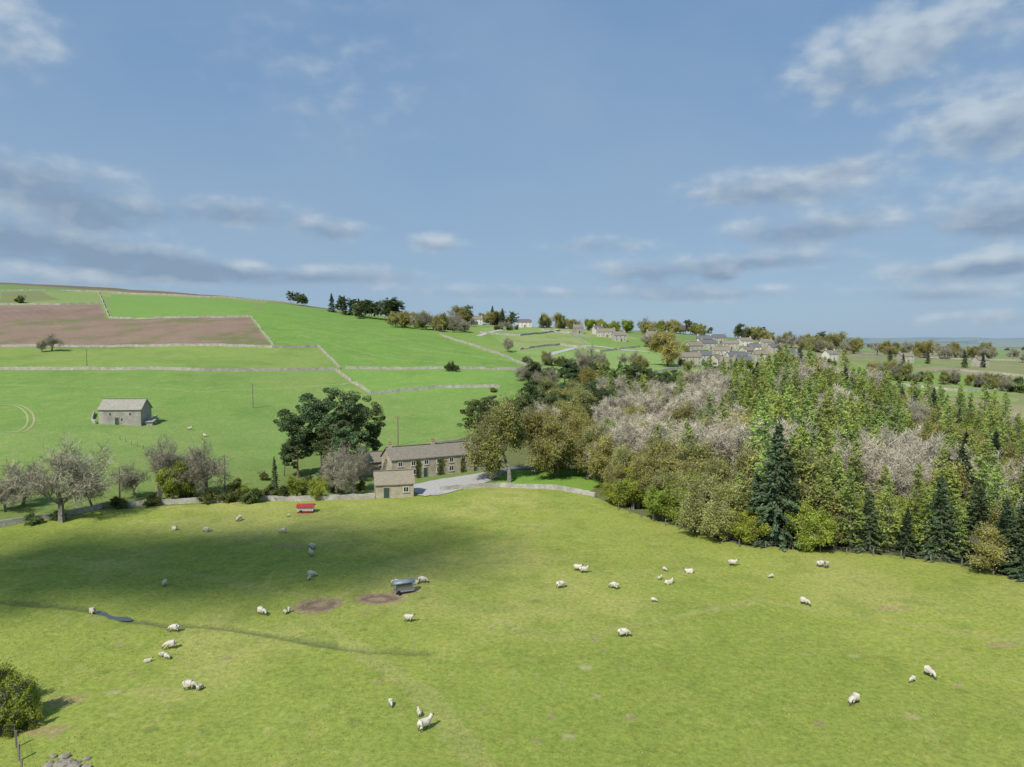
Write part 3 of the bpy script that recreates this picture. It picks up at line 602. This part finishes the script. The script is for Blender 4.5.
for i in range(18):
    q=-1.25+2.5*i/17; bx+=[((q,-.40,.9),(.025,.025,.85),0),((q,.40,.9),(.025,.025,.85),0)]
addobj('frame',boxes_mesh('frame',bx,[metal]),parent=e)
V=[];Fq=[]; n=7
for i in range(n+1):
    an=math.pi*(i/n); yy=-.62*math.cos(an); zz=1.42+.34*math.sin(an); V+=[(-1.5,yy,zz),(1.5,yy,zz)]
for i in range(n): Fq.append((2*i,2*i+1,2*i+3,2*i+2))
co=addobj('canopy',mkmesh('canopy',V,Fq,[metal],smooth=True),parent=e); sm=co.modifiers.new('s','SOLIDIFY'); sm.thickness=.02
addobj('trough',boxes_mesh('t',[((0,-.5,.3),(2.7,.04,.22),0),((0,.5,.3),(2.7,.04,.22),0),((0,0,.2),(2.7,.96,.04),0),((-1.36,0,.3),(.04,.96,.22),0),((1.36,0,.3),(.04,.96,.22),0),((1.75,0,.3),(.7,.06,.06),0)],[metal]),parent=e)
addobj('hay',boxes_mesh('h',[((0,0,.72),(2.4,.5,.7),0)],[hay]),parent=e)
wheel(-.9,-.62,.25,e); wheel(-.9,.62,.25,e)
x,y,z=pix(306,512); e=empty('red_lamb_feeder',(x,y,z),math.radians(4),.92)
V=[(-1.5,-.8,.35),(1.5,-.8,.35),(1.5,.8,.35),(-1.5,.8,.35),(-1.5,-.95,1.2),(1.5,-.95,1.2),(1.5,.95,1.2),(-1.5,.95,1.2)]
addobj('body',mkmesh('b',V,[(0,3,2,1),(0,1,5,4),(1,2,6,5),(2,3,7,6),(3,0,4,7),(4,5,6,7)],[white_m]),parent=e)
V=[(-1.7,-1.15,1.15),(1.7,-1.15,1.15),(1.7,0,1.7),(-1.7,0,1.7),(-1.7,1.15,1.15),(1.7,1.15,1.15)]
o_=addobj('red_roof',mkmesh('r',V,[(0,1,2,3),(3,2,5,4)],[red_m]),parent=e); o_.modifiers.new('s','SOLIDIFY').thickness=.04
addobj('skids_and_bars',boxes_mesh('k',[((0,-.7,.12),(3.2,.1,.14),0),((0,.7,.12),(3.2,.1,.14),0)]+[((-1.2+.4*i,-1.0,.65),(.04,.04,1.0),0) for i in range(7)]+[((0,-1.0,.2),(3.0,.3,.08),0)],[red_m]),parent=e)
wheel(-.8,-.95,.3,e); wheel(-.8,.95,.3,e)
# ------------------------------------------------------------------ sheep
wool,wnt,wo=newmat('wool'); p=N(wnt,'ShaderNodeBsdfDiffuse'); wnt.links.new(p.outputs[0],wo.inputs[0])
tc=N(wnt,'ShaderNodeTexCoord').outputs['Object']; oi=N(wnt,'ShaderNodeObjectInfo')
cw=mixc(wnt,rng_map(wnt,noise(wnt,tc,9,4),.3,.7,0,1),(.48,.43,.34),(.68,.63,.52)); cw=mixc(wnt,oi.outputs['Random'],cw,mixc(wnt,1.0,cw,(1.12,1.12,1.15),'MULTIPLY')); wnt.links.new(cw,p.inputs['Color'])
b=N(wnt,'ShaderNodeBump'); b.inputs['Strength'].default_value=.8; b.inputs['Distance'].default_value=.05; wnt.links.new(noise(wnt,tc,22,3),b.inputs['Height']); wnt.links.new(b.outputs[0],p.inputs['Normal'])
face_m=simple('sheep_face',(.20,.18,.15),(.07,.06,.055),8)
def sheep_mesh(pose):
    if pose=='graze': hd=[((.47,0,.66),.17),((.62,0,.44),.115),((.70,0,.24),.10),((.79,0,.09),.06)]
    elif pose=='stand': hd=[((.47,0,.80),.17),((.58,0,.97),.12),((.66,0,1.08),.105),((.84,0,1.0),.06)]
    else: hd=[((.46,0,.80),.17),((.56,0,.97),.12),((.62,0,1.08),.105),((.80,0,1.02),.06)]
    vs=[((-.12,0,.66),.30),((-.42,0,.64),.25),((-.60,0,.66),.15),((-.66,0,.5),.05),((.22,0,.65),.28)]+hd
    ed=[(0,1),(1,2),(2,3),(0,4),(4,5),(5,6),(6,7),(7,8)]
    i=len(vs); hx=hd[2][0]
    for s in (-1,1):
        vs+=[((hx[0]-.05,s*.1,hx[2]+.03),.035),((hx[0]-.07,s*.2,hx[2]+.0),.02)]; ed+=[(7,i),(i,i+1)]; i+=2
    for s in (-1,1):
        if pose=='lie':
            vs+=[((.26,s*.2,.50),.10),((.42,s*.2,.44),.05),((.2,s*.22,.42),.035)]; ed+=[(4,i),(i,i+1),(i+1,i+2)]; i+=3
            vs+=[((-.30,s*.24,.50),.12),((-.14,s*.27,.45),.06),((-.42,s*.28,.42),.035)]; ed+=[(1,i),(i,i+1),(i+1,i+2)]; i+=3
        else:
            k=.05*s if pose=='graze' else 0
            vs+=[((.27,s*.14,.48),.095),((.27+k,s*.14,.27),.048),((.28+k*2,s*.14,.03),.036)]; ed+=[(4,i),(i,i+1),(i+1,i+2)]; i+=3
            vs+=[((-.36-k,s*.15,.46),.11),((-.51-k,s*.15,.27),.048),((-.48-k*2,s*.15,.03),.036)]; ed+=[(1,i),(i,i+1),(i+1,i+2)]; i+=3
    me=bpy.data.meshes.new('sk'); me.from_pydata([v for v,_ in vs],ed,[]); ob_=bpy.data.objects.new('sk',me); COL.objects.link(ob_)
    ob_.modifiers.new('skin','SKIN')
    for j,(v,r_) in enumerate(vs): me.skin_vertices[0].data[j].radius=(r_,r_); me.skin_vertices[0].data[j].use_root=(j==0)
    ob_.modifiers.new('sub','SUBSURF').levels=2
    dg=bpy.context.evaluated_depsgraph_get(); out=bpy.data.meshes.new_from_object(ob_.evaluated_get(dg)); bpy.data.objects.remove(ob_)
    out.name='sheep_'+pose; out.materials.clear(); out.materials.append(wool); out.materials.append(face_m)
    a_,b_=np.array(hd[1][0]),np.array(hd[3][0])
    for pl in out.polygons:
        hh=np.array(pl.center)
        t=np.dot(hh-a_,b_-a_)/np.dot(b_-a_,b_-a_)
        near=np.linalg.norm(hh-(a_+(b_-a_)*np.clip(t,0,1)))<.26
        pl.material_index=1 if ((t>.25 and near) or (pose!='lie' and hh[2]<.33)) else 0
        pl.use_smooth=True
    for v in out.vertices:
        c_=v.co
        if c_.z>.45 and c_.x<.5: v.co=c_+v.normal*random.uniform(-.012,.02)
        if pose=='lie': v.co.z-=.37
    return out
SM={k:sheep_mesh(k) for k in ('graze','stand','lie')}
SP=[(283,533),(207,532),(239,521),(175,530),(312,549),(311,556),(312,577),(309,580,1),(165,586),(93,613),(262,615),(289,612,1),(285,614,1),(174,632),(170,649),(148,662,1),(167,659,1),(190,690),(200,690,1),(391,706,1),(419,716,1),(425,730),(409,622),(423,583),(415,584),(561,588),(578,571),(584,573),(614,589),(624,637),(654,602,1),(669,584),(689,573),(665,571,1),(733,566),(771,578,1),(805,605),(826,568),(821,567),(912,682,1),(930,677),(854,704),(851,702,1),(163,657,1),(396,586),(190,430),(205,437),(350,415),(660,580,1),(560,384),(288,517,1)]
for s in SP:
    x,y,z=pix(s[0],s[1]); pose=random.choices(('graze','stand','lie'),(.62,.2,.18))[0]
    addobj('lamb' if len(s)>2 else 'sheep',SM[pose],(x,y,z+.01),None,random.choice((0,math.pi))+random.gauss(0,.8),(.55 if len(s)>2 else random.uniform(.88,1.0)))
treepx('hawthorn_bush',14,720,5.6,wide=.9); treepx('hawthorn_bush',-10,708,5.6,wide=.9); treepx('hawthorn_bush',-22,730,5,wide=.9); treepx('hawthorn_bush',30,724,3.2,wide=.9); treepx('hawthorn_bush',2,733,3.2,wide=1.0)
bm=bmesh.new()
for k in range(26):
    x,y,z=pix(random.gauss(68,9),random.gauss(765,4)); s=random.uniform(.12,.35)
    M=Matrix.Translation((x,y,z+s*.2))@Matrix.Rotation(random.random()*6,4,'Z')@Matrix.Diagonal((s*1.3,s,s*.7,1))
    r_=bmesh.ops.create_icosphere(bm,subdivisions=2,radius=1,matrix=M)
    for v in r_['verts']: v.co+=Vector((random.gauss(0,1),random.gauss(0,1),random.gauss(0,1)))*s*.08
me=bpy.data.meshes.new('stones'); bm.to_mesh(me); bm.free(); me.materials.append(simple('field_stone',(.32,.28,.22),(.2,.18,.14),3)); addobj('stone_pile',me)
# ------------------------------------------------------------------ light and sky
SEL=math.radians(47); SAZ=math.radians(208)
sd=Vector((math.sin(SAZ)*math.cos(SEL),math.cos(SAZ)*math.cos(SEL),math.sin(SEL)))
sl=bpy.data.lights.new('sun','SUN'); sl.energy=4.6; sl.angle=math.radians(.6); sl.color=(1,.955,.88); so=bpy.data.objects.new('sun',sl); COL.objects.link(so); so.rotation_euler=sd.to_track_quat('Z','Y').to_euler(); so.location=(0,0,200)
# broken cumulus overhead: unseen cloud, loose quads placed to throw the soft shade on the left of the pasture
cloud_m=leaf_mat('shade_cloud_quads',(.8,.8,.8),(.7,.7,.72),.5,.05,0)
n=1900; g_=rng.normal(size=(n,2)); x0,y0,z0=pix(190,562)
cen=np.stack([x0+g_[:,0]*19+g_[:,1]*4,y0+g_[:,1]*7.5,np.full(n,z0)],1)+np.array(sd)*900+rng.normal(size=(n,3))*np.array([0,0,6])
v,f=quads(cen,rng.uniform(1.6,4,n),rng.uniform(3,6,n)); addobj('cloud',mkmesh('cloud',v,f,[cloud_m]))
w=bpy.data.worlds.new('World'); scn.world=w; w.use_nodes=True; nt=w.node_tree; nt.nodes.clear()
try: w.cycles.sampling_method='NONE'
except Exception as ex: print(ex)
o=N(nt,'ShaderNodeOutputWorld'); bg=N(nt,'ShaderNodeBackground'); nt.links.new(bg.outputs[0],o.inputs[0]); bg.inputs[1].default_value=.13
sk=N(nt,'ShaderNodeTexSky',sky_type='NISHITA'); sk.sun_disc=False; sk.sun_elevation=SEL; sk.sun_rotation=SAZ; sk.air_density=1.0; sk.dust_density=.8; sk.ozone_density=1.5
dirv=N(nt,'ShaderNodeTexCoord').outputs['Generated']; sx=N(nt,'ShaderNodeSeparateXYZ'); nt.links.new(dirv,sx.inputs[0])
az=mathn(nt,'ARCTAN2',sx.outputs[0],sx.outputs[1]); el=mathn(nt,'ARCSINE',sx.outputs[2])
cb=N(nt,'ShaderNodeCombineXYZ'); nt.links.new(az,cb.inputs[0]); nt.links.new(mathn(nt,'MULTIPLY',el,1.7),cb.inputs[1])
ce=N(nt,'ShaderNodeCombineXYZ'); nt.links.new(az,ce.inputs[0]); nt.links.new(el,ce.inputs[1])
nA=noise(nt,cb.outputs[0],24,4,.46); nB=noise(nt,cb.outputs[0],2.6,3,.5)
blobs=[(868,62,66,32,.95,.35),(1000,118,62,28,1.1,.35),(765,188,74,16,1.05,.5),(800,230,72,14,.85,.9),(1000,220,50,16,1.0,.6),(780,259,64,9,.85,.7),(950,270,54,10,.95,.45),(1015,260,40,10,.9,.5),(940,293,64,8,.75,.8),(660,272,74,14,.75,1.1),(722,274,15,7,1.0,.1),(435,243,28,9,1.0,.3),(108,213,50,13,.85,1.1),(45,243,95,17,.95,.8),(25,175,80,18,.75,1.0),(70,278,80,9,.9,.4),(165,264,64,12,.85,.9),(250,276,64,10,.75,1.0),(365,275,66,10,.8,.7),(235,212,58,13,.75,1.1),(332,230,36,11,.8,1.0),(5,30,38,36,.7,.1),(335,75,110,60,.24,.1),(690,294,120,8,.75,.8),(985,10,80,24,.65,.2),(480,292,90,8,.6,.8),(1010,318,64,8,.6,.7),(600,245,50,9,.6,1),(850,165,30,9,.55,.8),(900,190,60,30,.35,.4),(-90,200,90,30,.6,.6),(1120,180,90,30,.6,.6)]
cov=None; dk=None
def vm(op,a,b,c=None):
    n=N(nt,'ShaderNodeVectorMath',operation=op)
    for i,q in enumerate((a,b,c)):
        if q is None: continue
        if isinstance(q,tuple): n.inputs[i].default_value=q
        else: nt.links.new(q,n.inputs[i])
    return n.outputs['Value'] if op=='DOT_PRODUCT' else n.outputs[0]
for u,v,hw,hh,amp,dark in blobs:
    dx=(u-512)/F; dy=(383.5-v)/F; dv=Vector((dx,math.cos(PITCH)+dy*math.sin(PITCH),-math.sin(PITCH)+dy*math.cos(PITCH))).normalized()
    a0=math.atan2(dv.x,dv.y); e0=math.asin(dv.z); sxx=F/hw/1.7; syy=F/hh/1.7
    pv=vm('MULTIPLY_ADD',ce.outputs[0],(sxx,syy,0),(-a0*sxx,-e0*syy,dark))
    r2=vm('DOT_PRODUCT',vm('MULTIPLY',pv,(1,1,0)),pv)
    g=mathn(nt,'MULTIPLY_ADD',r2,-1.0,True,1.0); g=mathn(nt,'MULTIPLY',mathn(nt,'MULTIPLY',g,g),amp)
    sh=mathn(nt,'MULTIPLY',g,vm('DOT_PRODUCT',pv,(0,-1.3,1)))
    cov=g if cov is None else mathn(nt,'ADD',cov,g); dk=sh if dk is None else mathn(nt,'ADD',dk,sh)
cc=mathn(nt,'ADD',mathn(nt,'MULTIPLY',cov,1.5),mathn(nt,'MULTIPLY_ADD',nA,2.5,c=-1.5))
dens=N(nt,'ShaderNodeMapRange',interpolation_type='SMOOTHSTEP'); nt.links.new(cc,dens.inputs[0]); dens.inputs[1].default_value=-.2; dens.inputs[2].default_value=1.4
dens=mathn(nt,'MULTIPLY',dens.outputs[0],mathn(nt,'MINIMUM',mathn(nt,'MULTIPLY',cov,3.0),1.0))
shade=mathn(nt,'ADD',mathn(nt,'MULTIPLY',dk,1.1),mathn(nt,'MULTIPLY_ADD',nA,-1.6,c=.85),True)
grad=mixc(nt,rng_map(nt,el,0.0,.42,0,1),(2.25,3.35,4.6),(1.4,2.45,4.1))
base=mixc(nt,.85,sk.outputs[0],grad)
base=mixc(nt,rng_map(nt,nB,.36,.68,0,.45),base,(2.4,3.3,4.4))
ccol=mixc(nt,shade,(4.1,4.75,5.3),(1.75,2.45,3.4))
fin=mixc(nt,mathn(nt,'MULTIPLY',dens,.82),base,ccol); nt.links.new(fin,bg.inputs[0])
print('trees',len(pts),'objs',len(bpy.data.objects))
